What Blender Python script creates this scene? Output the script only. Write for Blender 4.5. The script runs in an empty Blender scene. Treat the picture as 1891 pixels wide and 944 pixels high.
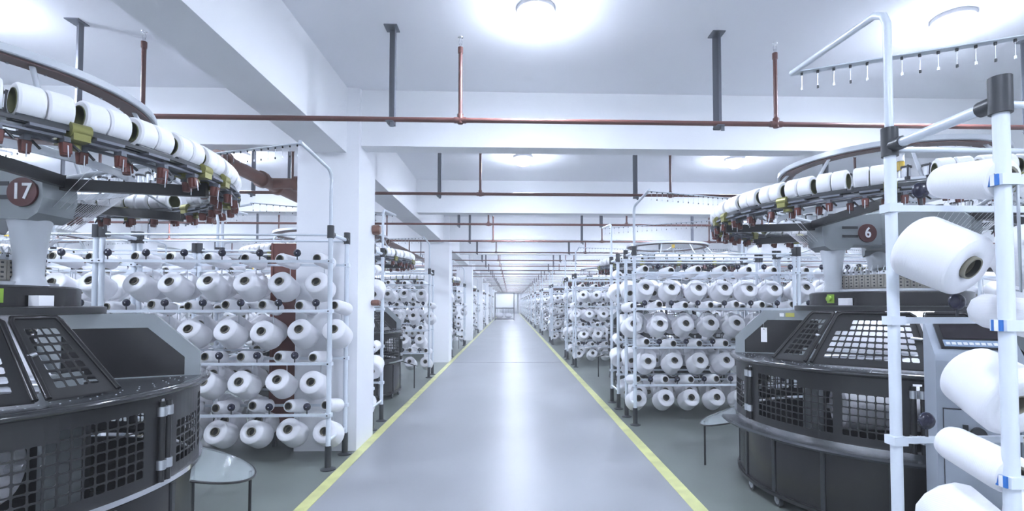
import bpy, math, random
from mathutils import Matrix, Vector
R = math.radians
random.seed(7)
S = bpy.context.scene
COL = S.collection

# ------------------------------------------------------------------ camera, light, exposure
F = 930.0
cam_d = bpy.data.cameras.new('camera')
cam = bpy.data.objects.new('camera', cam_d); COL.objects.link(cam)
cam_d.sensor_fit = 'HORIZONTAL'; cam_d.sensor_width = 36.0
cam_d.lens = 36.0 * F / 1891.0
cam_d.shift_x = -29.5 / 1891.0
cam_d.shift_y = 60.0 / 1891.0
cam_d.clip_start = 0.05; cam_d.clip_end = 300
cam.location = (0, 0, 1.55)
cam.rotation_euler = (R(90 + 1.786), 0, -math.atan(33 / 930.0))
S.camera = cam
S.view_settings.view_transform = 'Standard'
S.view_settings.look = 'None'
S.view_settings.gamma = 1.0
S.view_settings.use_curve_mapping = False
S.view_settings.exposure = 0.17
LAMP_W = 62.0
GLOW_W = 17.0
HAZE = 0.0055
LAMP_COL = (0.75, 0.83, 1.0)
w = bpy.data.worlds.new('world'); S.world = w; w.use_nodes = True
w.node_tree.nodes['Background'].inputs[0].default_value = (0.75, 0.82, 1.0, 1)
w.node_tree.nodes['Background'].inputs[1].default_value = 0.3
hz = w.node_tree.nodes.new('ShaderNodeVolumeScatter')      # faint scatter added to whiten the far hall the way bloom does
hz.inputs['Density'].default_value = HAZE; hz.inputs['Color'].default_value = (0.97, 0.98, 1.0, 1); hz.inputs['Anisotropy'].default_value = 0.2
w.node_tree.links.new(hz.outputs[0], w.node_tree.nodes['World Output'].inputs['Volume'])
S.cycles.max_bounces = 6; S.cycles.diffuse_bounces = 4; S.cycles.glossy_bounces = 3
S.cycles.transmission_bounces = 4; S.cycles.transparent_max_bounces = 6
S.cycles.use_denoising = True; S.cycles.use_adaptive_sampling = True; S.cycles.adaptive_threshold = 0.18; S.cycles.adaptive_min_samples = 12
S.cycles.caustics_reflective = False; S.cycles.caustics_refractive = False
S.cycles.sample_clamp_indirect = 6.0; S.cycles.volume_bounces = 1

def px(x, y, z):
    """photo pixel of a world point (used only to rank repeats by how large they show)"""
    v = cam_mat_inv @ Vector((x, y, z))
    if v.z > -0.1: return (-9999, -9999, 0.1)
    return (975 + F * v.x / -v.z, 532 - F * v.y / -v.z, -v.z)
cam_mat_inv = (Matrix.Translation(cam.location) @ cam.rotation_euler.to_matrix().to_4x4()).inverted()

# ------------------------------------------------------------------ materials
def mat(name, col, rough=0.5, metal=0.0, var=0.0, vscale=8.0, bump=0.0, bscale=40.0, emit=0.0, alpha=1.0, spec=0.5, bkind='noise', trans=0.0, coat=0.0):
    m = bpy.data.materials.new(name); m.use_nodes = True
    nt = m.node_tree; b = nt.nodes['Principled BSDF']
    b.inputs['Base Color'].default_value = (*col, 1)
    b.inputs['Roughness'].default_value = rough
    b.inputs['Metallic'].default_value = metal
    b.inputs['Specular IOR Level'].default_value = spec
    b.inputs['Coat Weight'].default_value = coat
    b.inputs['Alpha'].default_value = alpha
    b.inputs['Transmission Weight'].default_value = trans
    if emit:
        b.inputs['Emission Color'].default_value = (*LAMP_COL, 1)
        b.inputs['Emission Strength'].default_value = emit
    if var or bump:
        tc = nt.nodes.new('ShaderNodeTexCoord')
    if var:
        n = nt.nodes.new('ShaderNodeTexNoise'); n.inputs['Scale'].default_value = vscale; n.inputs['Detail'].default_value = 4
        nt.links.new(tc.outputs['Object'], n.inputs['Vector'])
        r = nt.nodes.new('ShaderNodeValToRGB')
        r.color_ramp.elements[0].position = 0.3; r.color_ramp.elements[1].position = 0.7
        r.color_ramp.elements[0].color = (*[c * (1 - var) for c in col], 1)
        r.color_ramp.elements[1].color = (*[min(1, c * (1 + var)) for c in col], 1)
        nt.links.new(n.outputs['Fac'], r.inputs['Fac']); nt.links.new(r.outputs['Color'], b.inputs['Base Color'])
    if bump:
        if bkind == 'wave':
            n = nt.nodes.new('ShaderNodeTexWave'); n.wave_type = 'BANDS'; n.bands_direction = 'Z'
            n.inputs['Scale'].default_value = bscale; n.inputs['Distortion'].default_value = 1.5; o = n.outputs['Fac']
        elif bkind == 'tread':
            n = nt.nodes.new('ShaderNodeTexVoronoi'); n.inputs['Scale'].default_value = bscale
            n.inputs['Randomness'].default_value = 0.0; o = n.outputs['Distance']
        else:
            n = nt.nodes.new('ShaderNodeTexNoise'); n.inputs['Scale'].default_value = bscale; o = n.outputs['Fac']
        nt.links.new(tc.outputs['Object'], n.inputs['Vector'])
        bp = nt.nodes.new('ShaderNodeBump'); bp.inputs['Strength'].default_value = bump; bp.inputs['Distance'].default_value = 0.01
        nt.links.new(o, bp.inputs['Height']); nt.links.new(bp.outputs['Normal'], b.inputs['Normal'])
    return m

M = {}
M['ceiling'] = mat('ceiling_paint', (0.85, 0.86, 0.90), 0.9, var=0.03, vscale=0.6, spec=0.2)
M['wall'] = mat('white_wall_paint', (0.87, 0.88, 0.91), 0.7, var=0.02, vscale=0.8, spec=0.3)
M['beam'] = mat('beam_paint', (0.85, 0.86, 0.88), 0.8, var=0.03, vscale=1.0, spec=0.2)
M['aisle'] = mat('aisle_epoxy', (0.30, 0.312, 0.332), 0.36, var=0.07, vscale=0.7, bump=0.03, bscale=3.0, spec=0.35)
M['floor'] = mat('grey_green_epoxy', (0.165, 0.187, 0.172), 0.32, var=0.16, vscale=0.9, bump=0.03, bscale=3.0, spec=0.4)
M['joint'] = mat('floor_joint', (0.12, 0.12, 0.14), 0.6)
M['yellow'] = mat('yellow_floor_paint', (0.62, 0.63, 0.27), 0.35, var=0.18, vscale=5.0)
M['yarn'] = mat('white_yarn', (0.82, 0.82, 0.85), 0.85, bump=0.12, bscale=55.0, bkind='wave', spec=0.2)
M['spandex'] = mat('white_elastane', (0.88, 0.88, 0.90), 0.6, spec=0.3)
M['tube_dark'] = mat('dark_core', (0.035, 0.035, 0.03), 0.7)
M['tube_olive'] = mat('olive_card_core', (0.13, 0.14, 0.06), 0.7)
M['tube_tan'] = mat('tan_card_core', (0.20, 0.185, 0.14), 0.6)
M['post'] = mat('white_powder_coat', (0.68, 0.73, 0.79), 0.3, spec=0.5)
M['black'] = mat('black_plastic', (0.03, 0.033, 0.038), 0.4)
M['navy'] = mat('navy_plastic', (0.009, 0.009, 0.028), 0.25)
M['dark'] = mat('dark_grey_enamel', (0.017, 0.017, 0.018), 0.30, var=0.08, vscale=3.0)
M['dark2'] = mat('charcoal_panel', (0.013, 0.012, 0.013), 0.26, var=0.05, vscale=3.0)
M['tread'] = mat('tread_plate', (0.055, 0.06, 0.068), 0.25, metal=0.3, bump=0.15, bscale=45.0, bkind='tread')
M['dark_gloss'] = mat('glossy_dark_rim', (0.02, 0.021, 0.024), 0.16, coat=0.5)
M['cast'] = mat('blue_grey_casting', (0.25, 0.275, 0.285), 0.45, var=0.05, vscale=3.0)
M['pillar'] = mat('light_grey_casting', (0.60, 0.63, 0.67), 0.3)
M['cabinet'] = mat('cabinet_grey', (0.36, 0.40, 0.46), 0.4, var=0.03, vscale=2.0)
M['steel'] = mat('brushed_steel', (0.62, 0.64, 0.67), 0.3, metal=0.9)
M['chrome'] = mat('chrome', (0.8, 0.8, 0.82), 0.12, metal=1.0)
M['brass'] = mat('brass_motor', (0.27, 0.26, 0.085), 0.35, metal=0.5)
M['maroon'] = mat('maroon_feeder', (0.12, 0.03, 0.022), 0.4)
M['badge'] = mat('badge_maroon', (0.085, 0.018, 0.018), 0.4)
M['white_plain'] = mat('white_plastic', (0.85, 0.85, 0.87), 0.5)
M['pipe_red'] = mat('red_oxide_pipe', (0.14, 0.055, 0.046), 0.38, var=0.1, vscale=4.0)
M['pipe_brown'] = mat('brown_header_pipe', (0.17, 0.075, 0.052), 0.4, var=0.15, vscale=6.0)
M['galv'] = mat('galvanised_hanger', (0.16, 0.17, 0.20), 0.5, metal=0.3)
M['ring_brown'] = mat('brown_ring_underside', (0.16, 0.09, 0.08), 0.45)
M['brownboard'] = mat('red_brown_board', (0.16, 0.050, 0.038), 0.5, var=0.15, vscale=5.0)
M['cam'] = mat('tan_cam_box', (0.33, 0.31, 0.27), 0.5)
M['green'] = mat('green_button', (0.30, 0.50, 0.05), 0.4)
M['sticker'] = mat('yellow_sticker', (0.45, 0.42, 0.08), 0.5)
M['poly'] = mat('clear_plastic_guard', (0.55, 0.62, 0.64), 0.15, alpha=0.42, spec=0.6)
M['screen'] = mat('display_glass', (0.02, 0.015, 0.02), 0.12)
M['keypad'] = mat('keypad_blue', (0.25, 0.33, 0.45), 0.4)
M['blue'] = mat('blue_tape', (0.03, 0.16, 0.50), 0.4)
M['lamp_body'] = mat('lamp_housing', (0.8, 0.8, 0.82), 0.5)
M['lamp_glow'] = mat('lamp_diffuser', (0.9, 0.9, 0.95), 0.5, emit=60.0)
M['work_glow'] = mat('work_light_tube', (0.9, 0.9, 0.95), 0.5, emit=110.0)
M['fabric'] = mat('white_knit_fabric', (0.86, 0.86, 0.90), 0.8, bump=0.1, bscale=60)
M['curtain'] = mat('white_curtain', (0.80, 0.79, 0.86), 0.8)
M['amber'] = mat('amber_lens', (0.55, 0.38, 0.05), 0.3)

# ------------------------------------------------------------------ mesh builder
class MB:
    def __init__(s): s.v = []; s.f = []; s.s = []; s.m = []; s.mats = []
    def mi(s, name):
        if name not in s.mats: s.mats.append(name)
        return s.mats.index(name)
    def add(s, vs, fs, mat, smooth=False):
        b = len(s.v); k = s.mi(mat)
        s.v.extend(tuple(p) for p in vs)
        for f in fs:
            s.f.append(tuple(b + i for i in f)); s.s.append(smooth); s.m.append(k)
        return s
    def box(s, c, d, mat, rz=0.0, mx=None):
        hx, hy, hz = d[0] / 2, d[1] / 2, d[2] / 2
        vs = [Vector((a * hx, b * hy, e * hz)) for e in (-1, 1) for b in (-1, 1) for a in (-1, 1)]
        if mx is not None: vs = [mx @ p for p in vs]
        if rz: q = Matrix.Rotation(rz, 3, 'Z'); vs = [q @ p for p in vs]
        vs = [(p[0] + c[0], p[1] + c[1], p[2] + c[2]) for p in vs]
        return s.add(vs, [(0, 2, 3, 1), (4, 5, 7, 6), (0, 1, 5, 4), (2, 6, 7, 3), (0, 4, 6, 2), (1, 3, 7, 5)], mat)
    def tube(s, p0, p1, r0, mat, r1=None, n=12, caps=True):
        return s.path([p0, p1], r0, mat, n=n, caps=caps, r1=r1)
    def path(s, pts, r, mat, n=10, caps=True, r1=None, closed=False):
        pts = [Vector(p) for p in pts]; k = len(pts); vs = []; r1 = r if r1 is None else r1
        up = None
        for i, p in enumerate(pts):
            if closed: t = (pts[(i + 1) % k] - pts[i - 1]).normalized()
            elif i == 0: t = (pts[1] - p).normalized()
            elif i == k - 1: t = (p - pts[i - 1]).normalized()
            else: t = ((pts[i + 1] - p).normalized() + (p - pts[i - 1]).normalized()).normalized()
            if up is None: up = Vector((0, 0, 1)) if abs(t.z) < 0.9 else Vector((0, 1, 0))
            a = t.cross(up).normalized(); b = a.cross(t).normalized(); up = b
            rr = r + (r1 - r) * i / (k - 1)
            for j in range(n):
                c = 2 * math.pi * j / n
                vs.append(p + a * (rr * math.cos(c)) + b * (rr * math.sin(c)))
        fs = []
        for i in range(k if closed else k - 1):
            i2 = (i + 1) % k
            for j in range(n):
                j2 = (j + 1) % n
                fs.append((i * n + j, i * n + j2, i2 * n + j2, i2 * n + j))
        s.add(vs, fs, mat, True)
        if caps and not closed:
            s.add(vs[:n], [tuple(range(n - 1, -1, -1))], mat)
            s.add(vs[-n:], [tuple(range(n))], mat)
        return s
    def lathe(s, prof, mat, n=32, a0=0.0, a1=None, c=(0, 0, 0), shared=False, endcaps=True, closed=False):
        full = a1 is None
        a1 = a0 + 2 * math.pi if full else a1
        m = n if full else n + 1
        ang = [a0 + (a1 - a0) * i / n for i in range(m)]
        prof = list(prof)
        if closed: prof.append(prof[0])
        def ring(p): return [(c[0] + p[0] * math.cos(a), c[1] + p[0] * math.sin(a), c[2] + p[1]) for a in ang]
        if shared:
            vs = []
            for p in prof: vs += ring(p)
            fs = []
            for i in range(len(prof) - 1):
                for j in range(n):
                    j2 = (j + 1) % m
                    fs.append((i * m + j, i * m + j2, (i + 1) * m + j2, (i + 1) * m + j))
            s.add(vs, fs, mat, True)
        else:
            for i in range(len(prof) - 1):
                if prof[i] == prof[i + 1]: continue
                vs = ring(prof[i]) + ring(prof[i + 1])
                s.add(vs, [(j, (j + 1) % m, m + (j + 1) % m, m + j) for j in range(n)], mat, True)
        if not full and endcaps and closed:
            for a in (a0, a1):
                vs = [(c[0] + p[0] * math.cos(a), c[1] + p[0] * math.sin(a), c[2] + p[1]) for p in prof[:-1]]
                s.add(vs, [tuple(range(len(vs)))], mat)
        return s
    def band(s, r0, r1, z0, z1, mat, n=64, a0=0.0, a1=None, c=(0, 0, 0)):
        return s.lathe([(r0, z0), (r1, z0), (r1, z1), (r0, z1)], mat, n, a0, a1, c, closed=True)
    def prism(s, poly, th, mat, frame, hole=None):
        """poly in (a, z); frame(a, w, z) -> world; thickness th centred on w = 0"""
        n = len(poly); h = th / 2
        A = [frame(p[0], -h, p[1]) for p in poly]; B = [frame(p[0], h, p[1]) for p in poly]
        side = [(i, (i + 1) % n, n + (i + 1) % n, n + i) for i in range(n)]
        s.add(A + B, side, mat)
        if hole is None:
            s.add(A, [tuple(range(n))], mat); s.add(B, [tuple(range(n - 1, -1, -1))], mat)
        else:
            C = [frame(p[0], -h, p[1]) for p in hole]; D = [frame(p[0], h, p[1]) for p in hole]
            s.add(C + D, side, mat)
            s.add(A + C, [(i, (i + 1) % n, n + (i + 1) % n, n + i) for i in range(n)], mat)
            s.add(B + D, [(i, (i + 1) % n, n + (i + 1) % n, n + i) for i in range(n)], mat)
        return s
    def grille(s, P, nu, nv, hole, mat, fr=0.40, ch=0.14):
        """perforated sheet; P(u, v, w) -> point; hole(i, j) -> bool"""
        for i in range(nu):
            for j in range(nv):
                u0, u1, v0, v1 = i / nu, (i + 1) / nu, j / nv, (j + 1) / nv
                cs = [(u0, v0), (u1, v0), (u1, v1), (u0, v1)]
                if not hole(i, j):
                    for wv in (0, 1): s.add([P(a, b, wv) for a, b in cs], [(0, 1, 2, 3)], mat)
                    continue
                cu, cv, du, dv = (u0 + u1) / 2, (v0 + v1) / 2, (u1 - u0) * fr, (v1 - v0) * fr
                k = 1 - 2 * ch
                o = [(-k, -1), (k, -1), (1, -k), (1, k), (k, 1), (-k, 1), (-1, k), (-1, -k)]
                o = [(cu + a * du, cv + b * dv) for a, b in o]
                for wv in (0, 1):
                    s.add([P(a, b, wv) for a, b in cs + o],
                          [(0, 1, 5, 4), (1, 2, 7, 6), (2, 3, 9, 8), (3, 0, 11, 10), (1, 6, 5), (2, 8, 7), (3, 10, 9), (0, 4, 11)], mat)
                s.add([P(a, b, 0) for a, b in o] + [P(a, b, 1) for a, b in o],
                      [(q, (q + 1) % 8, 8 + (q + 1) % 8, 8 + q) for q in range(8)], mat)
        return s
    def ball(s, c, r, mat, nu=12, nv=8, sc=(1, 1, 1)):
        vs = []; fs = []
        for j in range(nv + 1):
            t = math.pi * j / nv
            for i in range(nu):
                a = 2 * math.pi * i / nu
                vs.append((c[0] + r * sc[0] * math.sin(t) * math.cos(a), c[1] + r * sc[1] * math.sin(t) * math.sin(a), c[2] + r * sc[2] * math.cos(t)))
        for j in range(nv):
            for i in range(nu):
                fs.append((j * nu + i, (j + 1) * nu + i, (j + 1) * nu + (i + 1) % nu, j * nu + (i + 1) % nu))
        return s.add(vs, fs, mat, True)
    def xf(s, mx):
        s.v = [tuple(mx @ Vector(p)) for p in s.v]
        if mx.determinant() < 0: s.f = [tuple(reversed(f)) for f in s.f]
        return s
    def mesh(s, name):
        me = bpy.data.meshes.new(name)
        me.from_pydata(s.v, [], s.f)
        for k in s.mats: me.materials.append(M[k])
        me.polygons.foreach_set('material_index', s.m)
        me.polygons.foreach_set('use_smooth', s.s)
        me.validate(); me.update()
        return me
    def build(s, name, parent=None, **kw):
        o = bpy.data.objects.new(name, s.mesh(name)); COL.objects.link(o)
        if parent is not None: o.parent = parent
        return tag(o, **kw)
    def join(s, other):
        b = len(s.v); s.v += other.v
        mp = [s.mi(k) for k in other.mats]
        s.f += [tuple(b + i for i in f) for f in other.f]; s.s += other.s; s.m += [mp[k] for k in other.m]
        return s

def tag(o, label=None, cat=None, group=None, kind=None):
    if label: o['label'] = label
    if cat: o['category'] = cat
    if group: o['group'] = group
    if kind: o['kind'] = kind
    return o
def empty(name, loc=(0, 0, 0), rz=0.0, **kw):
    o = bpy.data.objects.new(name, None); COL.objects.link(o); o.location = loc; o.rotation_euler = (0, 0, rz)
    o.empty_display_size = 0.2
    return tag(o, **kw)
def copy_tree(o, parent=None):
    c = o.copy(); COL.objects.link(c); c.parent = parent
    for k in ('label', 'category', 'group'):
        if parent is None and k in c: del c[k]
    for ch in list(o.children):
        copy_tree(ch, c)
    return c
def polar(r, a, z): return (r * math.cos(a), r * math.sin(a), z)
ORD = ['first', 'second', 'third', 'fourth', 'fifth', 'sixth', 'seventh', 'eighth', 'ninth', 'tenth', 'eleventh', 'twelfth', 'thirteenth', 'fourteenth', 'fifteenth', 'sixteenth', 'seventeenth', 'eighteenth', 'nineteenth', 'twentieth']
def ordn(i):
    if i < 20: return ORD[i]
    t = {2: ('twenty', 'twentieth'), 3: ('thirty', 'thirtieth'), 4: ('forty', 'fortieth'), 5: ('fifty', 'fiftieth')}
    n = i + 1; q, r = divmod(n, 10)
    return t[q][1] if r == 0 else t[q][0] + '-' + ORD[r - 1]

# ------------------------------------------------------------------ the room
X0, X1, Y0, Y1, ZC = -14.0, 13.0, -5.0, 79.0, 3.88
def slab(name, x0, x1, y0, y1, z0, z1, m, **kw):
    return MB().box(((x0 + x1) / 2, (y0 + y1) / 2, (z0 + z1) / 2), (x1 - x0, y1 - y0, z1 - z0), m).build(name, **kw)
LXL, LXR = -1.57, 1.43        # the two yellow lines
fl = MB()
for a, b, m in ((X0, LXL, 'floor'), (LXL, LXR, 'aisle'), (LXR, X1, 'floor')):
    fl.box(((a + b) / 2, (Y0 + Y1) / 2, -0.1), (b - a, Y1 - Y0, 0.2), m)
fl.build('floor', kind='structure')
slab('ceiling', X0, X1, Y0, Y1, ZC, ZC + 0.2, 'ceiling', kind='structure')
slab('wall_left', X0 - 0.2, X0, Y0, Y1, 0, ZC, 'wall', kind='structure')
slab('wall_right', X1, X1 + 0.2, Y0, Y1, 0, ZC, 'wall', kind='structure')
slab('wall_front', X0, X1, Y1, Y1 + 0.2, 0, ZC, 'wall', kind='structure')
slab('wall_back', X0, X1, Y0 - 0.2, Y0, 0, ZC, 'wall', kind='structure')
slab('trim_1', LXL - 0.05, LXL + 0.05, Y0 + 0.01, Y1 - 0.5, 0.0, 0.003, 'yellow', kind='structure')
slab('trim_2', LXR - 0.055, LXR + 0.055, Y0 + 0.01, Y1 - 0.5, 0.0, 0.003, 'yellow', kind='structure')
for i, y in enumerate((13.35, 29.35)):
    slab('trim_%d' % (3 + i), LXL + 0.06, LXR - 0.06, y - 0.012, y + 0.012, 0.0, 0.002, 'joint', kind='structure')
CX = (-9.95, -1.945, 6.5)
for cx in CX:
    lb = MB().box((cx, (Y0 + Y1) / 2, (3.17 + ZC) / 2), (0.38, Y1 - Y0 - 0.02, ZC - 3.17), 'beam')
    lb.build('ceiling_beam', kind='structure')
yy = -2.4
while yy < Y1 - 1:
    MB().box(((X0 + X1) / 2, yy, (3.265 + ZC) / 2), (X1 - X0 - 0.02, 0.23, ZC - 3.265), 'beam').build('ceiling_crossbeam', kind='structure')
    yy += 4.0
yy = -2.58
while yy < Y1 - 1:
    for cx in CX:
        MB().box((cx, yy + 0.32, ZC / 2), (0.65, 0.64, ZC), 'wall').build('column', kind='structure')
    yy += 8.0

# ------------------------------------------------------------------ ceiling lamps
def lamp_proto():
    t = empty('ceiling_lamp')
    MB().lathe([(0.0, 0.0), (0.15, 0.0), (0.15, -0.03), (0.13, -0.05), (0.0, -0.05)], 'lamp_body', 32).build('housing', t)
    MB().lathe([(0.12, -0.05), (0.125, -0.08), (0.10, -0.125), (0.06, -0.145), (0.0, -0.15)], 'lamp_glow', 20, shared=True).build('diffuser', t)
    ld = bpy.data.lights.new('lamp_light', 'AREA'); ld.energy = LAMP_W; ld.color = LAMP_COL; ld.shape = 'DISK'; ld.size = 0.34; ld.spread = R(180)
    lo = bpy.data.objects.new('lamp_light', ld); COL.objects.link(lo); lo.parent = t; lo.location = (0, 0, -0.165)
    ld = bpy.data.lights.new('lamp_glow', 'POINT'); ld.energy = GLOW_W; ld.color = LAMP_COL; ld.shadow_soft_size = 0.13
    lo = bpy.data.objects.new('lamp_glow', ld); COL.objects.link(lo); lo.parent = t; lo.location = (0, 0, -0.30)
    return t
LX = {-11.6: 'far left machines', -7.8: 'outer left machines', -4.2: 'left machines', 0.2: 'aisle', 3.6: 'right machines', 7.6: 'outer right machines', 11.0: 'right wall'}
LP = lamp_proto(); first = True
for i in range(21):
    for x, nm in LX.items():
        if abs(x) > 9 and i > 6: continue
        y = -4.1 + 4.0 * i
        if y > Y1 - 1: continue
        o = LP if first else copy_tree(LP); first = False
        o.location = (x, y, ZC)
        where = '%s row ahead of the camera' % ordn(i - 2) if i >= 2 else 'row above the camera' if i == 1 else 'row behind the camera'
        tag(o, 'round white ceiling lamp over the %s, %s' % (nm, where), 'lamp', 'ceiling lamps')

# ------------------------------------------------------------------ sprinkler pipes
def pipe_proto():
    t = empty('sprinkler_pipe')
    MB().tube((X0 + 0.02, 0, 0), (X1 - 0.02, 0, 0), 0.021, 'pipe_red', n=14).build('main_pipe', t)
    ht = ZC - 3.09
    hg = MB()
    hg.box((0.028, 0.03, ht / 2 - 0.02), (0.006, 0.05, ht + 0.04), 'galv').box((0.0, 0.052, ht / 2 - 0.02), (0.05, 0.006, ht + 0.04), 'galv')
    hg.box((0.0, 0.0, -0.028), (0.06, 0.11, 0.006), 'galv').box((0.0, 0.02, ht - 0.004), (0.11, 0.12, 0.008), 'galv')
    hg.box((0.02, -0.035, -0.05), (0.03, 0.006, 0.05), 'galv')
    dr = MB().tube((0, 0, 0), (0, 0, 0.60), 0.017, 'pipe_red', n=12).lathe([(0.024, -0.03), (0.026, 0.0), (0.026, 0.05), (0.02, 0.055)], 'pipe_red', 14, shared=True)
    dr.tube((-0.05, 0, 0), (0.05, 0, 0), 0.027, 'pipe_red', n=12)
    dr.tube((0, 0, 0.57), (0, 0, 0.62), 0.022, 'pipe_red', n=12)
    hd = MB().tube((0, 0, 0.62), (0, 0, 0.655), 0.010, 'chrome', n=10).lathe([(0, 0.70), (0.022, 0.702), (0.024, 0.706), (0, 0.708)], 'chrome', 12)
    hd.path([(0.012, 0, 0.64), (0.014, 0, 0.67), (0.004, 0, 0.70)], 0.003, 'chrome', n=5).path([(-0.012, 0, 0.64), (-0.014, 0, 0.67), (-0.004, 0, 0.70)], 0.003, 'chrome', n=5)
    hm = hg.mesh('hanger'); dm = dr.mesh('drop_pipe'); sm = hd.mesh('sprinkler_head')
    for k in range(-4, 5):
        hx = -1.0 + 2.78 * k if k > 0 else -1.0 + 2.58 * k
        if abs(hx) > 12.5: continue
        a = bpy.data.objects.new('hanger', hm); COL.objects.link(a); a.parent = t; a.location = (hx, 0, 0)
        x = -0.42 + (2.70 if k > 0 else 2.60) * k
        if X0 + .3 < x < X1 - .3:
            b = bpy.data.objects.new('drop_pipe', dm); COL.objects.link(b); b.parent = t; b.location = (x, 0, 0)
            c = bpy.data.objects.new('sprinkler_head', sm); COL.objects.link(c); c.parent = b
    return t
PP = pipe_proto()
PY = [4.2, 7.05, 9.75, 12.4, 15.15] + [17.9 + 2.72 * k for k in range(22)]
ncol = [(-2.58 + 8 * k, -1.94 + 8 * k) for k in range(11)]
for i, y in enumerate(PY):
    for a, b in ncol:
        if a - 0.06 < y < b + 0.06: y = b + 0.12
    if y > Y1 - 1: break
    o = PP if i == 0 else copy_tree(PP)
    o.location = (0, y, 3.09)
    tag(o, 'red sprinkler pipe crossing below the ceiling, %s from the camera' % ordn(i), 'pipe', 'sprinkler pipes across the hall')
t = empty('header_pipe', (-3.0, 0, 3.08), label='thick brown header pipe running lengthwise left of the first column, with a tee branch', cat='pipe')
MB().tube((0, 5.2, -0.03), (0, 30, -0.03), 0.075, 'pipe_brown', n=20).build('long_pipe', t)
h = MB().tube((0.05, 6.35, -0.03), (0.95, 6.35, -0.03), 0.065, 'pipe_brown', n=20)
h.build('branch_pipe', t)
h = MB()
for y in (5.35, 6.15, 6.55, 12.2): h.tube((0, y - 0.035, -0.03), (0, y + 0.035, -0.03), 0.10, 'pipe_brown', n=16)
h.tube((0.30, 6.35, -0.03), (0.36, 6.35, -0.03), 0.09, 'pipe_brown', n=16)
h.build('flange', t)
for y in (6.9, 11.2, 17.0, 23.0): MB().box((0, y, 0.41), (0.03, 0.03, 0.76), 'galv').build('hanger', t)
for z, hh, nm in ((2.42, 0.12, 'upper'), (1.56, 0.07, 'lower')):
    t = MB().lathe([(0.0, 0.0), (0.055, 0.0), (0.06, 0.03), (0.06, 0.09), (0.045, 0.12), (0.0, 0.12)], 'pipe_brown', 16)
    t.xf(Matrix.Translation((-1.62, 5.98, z)) @ Matrix.Rotation(R(90), 4, 'Y') @ Matrix.Scale(hh / 0.12, 4, (1, 0, 0)) @ Matrix.Scale(0.75, 4, (0, 0, 1)))
    t.build('pipe_stub', label='%s brown capped pipe stub on aisle face of first left column' % nm, cat='pipe', group='stubs on the column')
t = empty('brown_board', (-2.455, 5.62, 0), label='tall red-brown board standing beside the first left column behind the creel', cat='board')
MB().box((0, 0, 1.18), (0.32, 0.05, 2.06), 'brownboard').box((0.145, -0.03, 1.18), (0.02, 0.015, 2.06), 'brownboard').box((-0.145, -0.03, 1.18), (0.02, 0.015, 2.06), 'brownboard').build('panel', t)
MB().box((-0.1, 0, 0.075), (0.03, 0.05, 0.15), 'black').build('leg', t)
MB().box((0.1, 0, 0.075), (0.03, 0.05, 0.15), 'black').build('leg', t)

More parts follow.
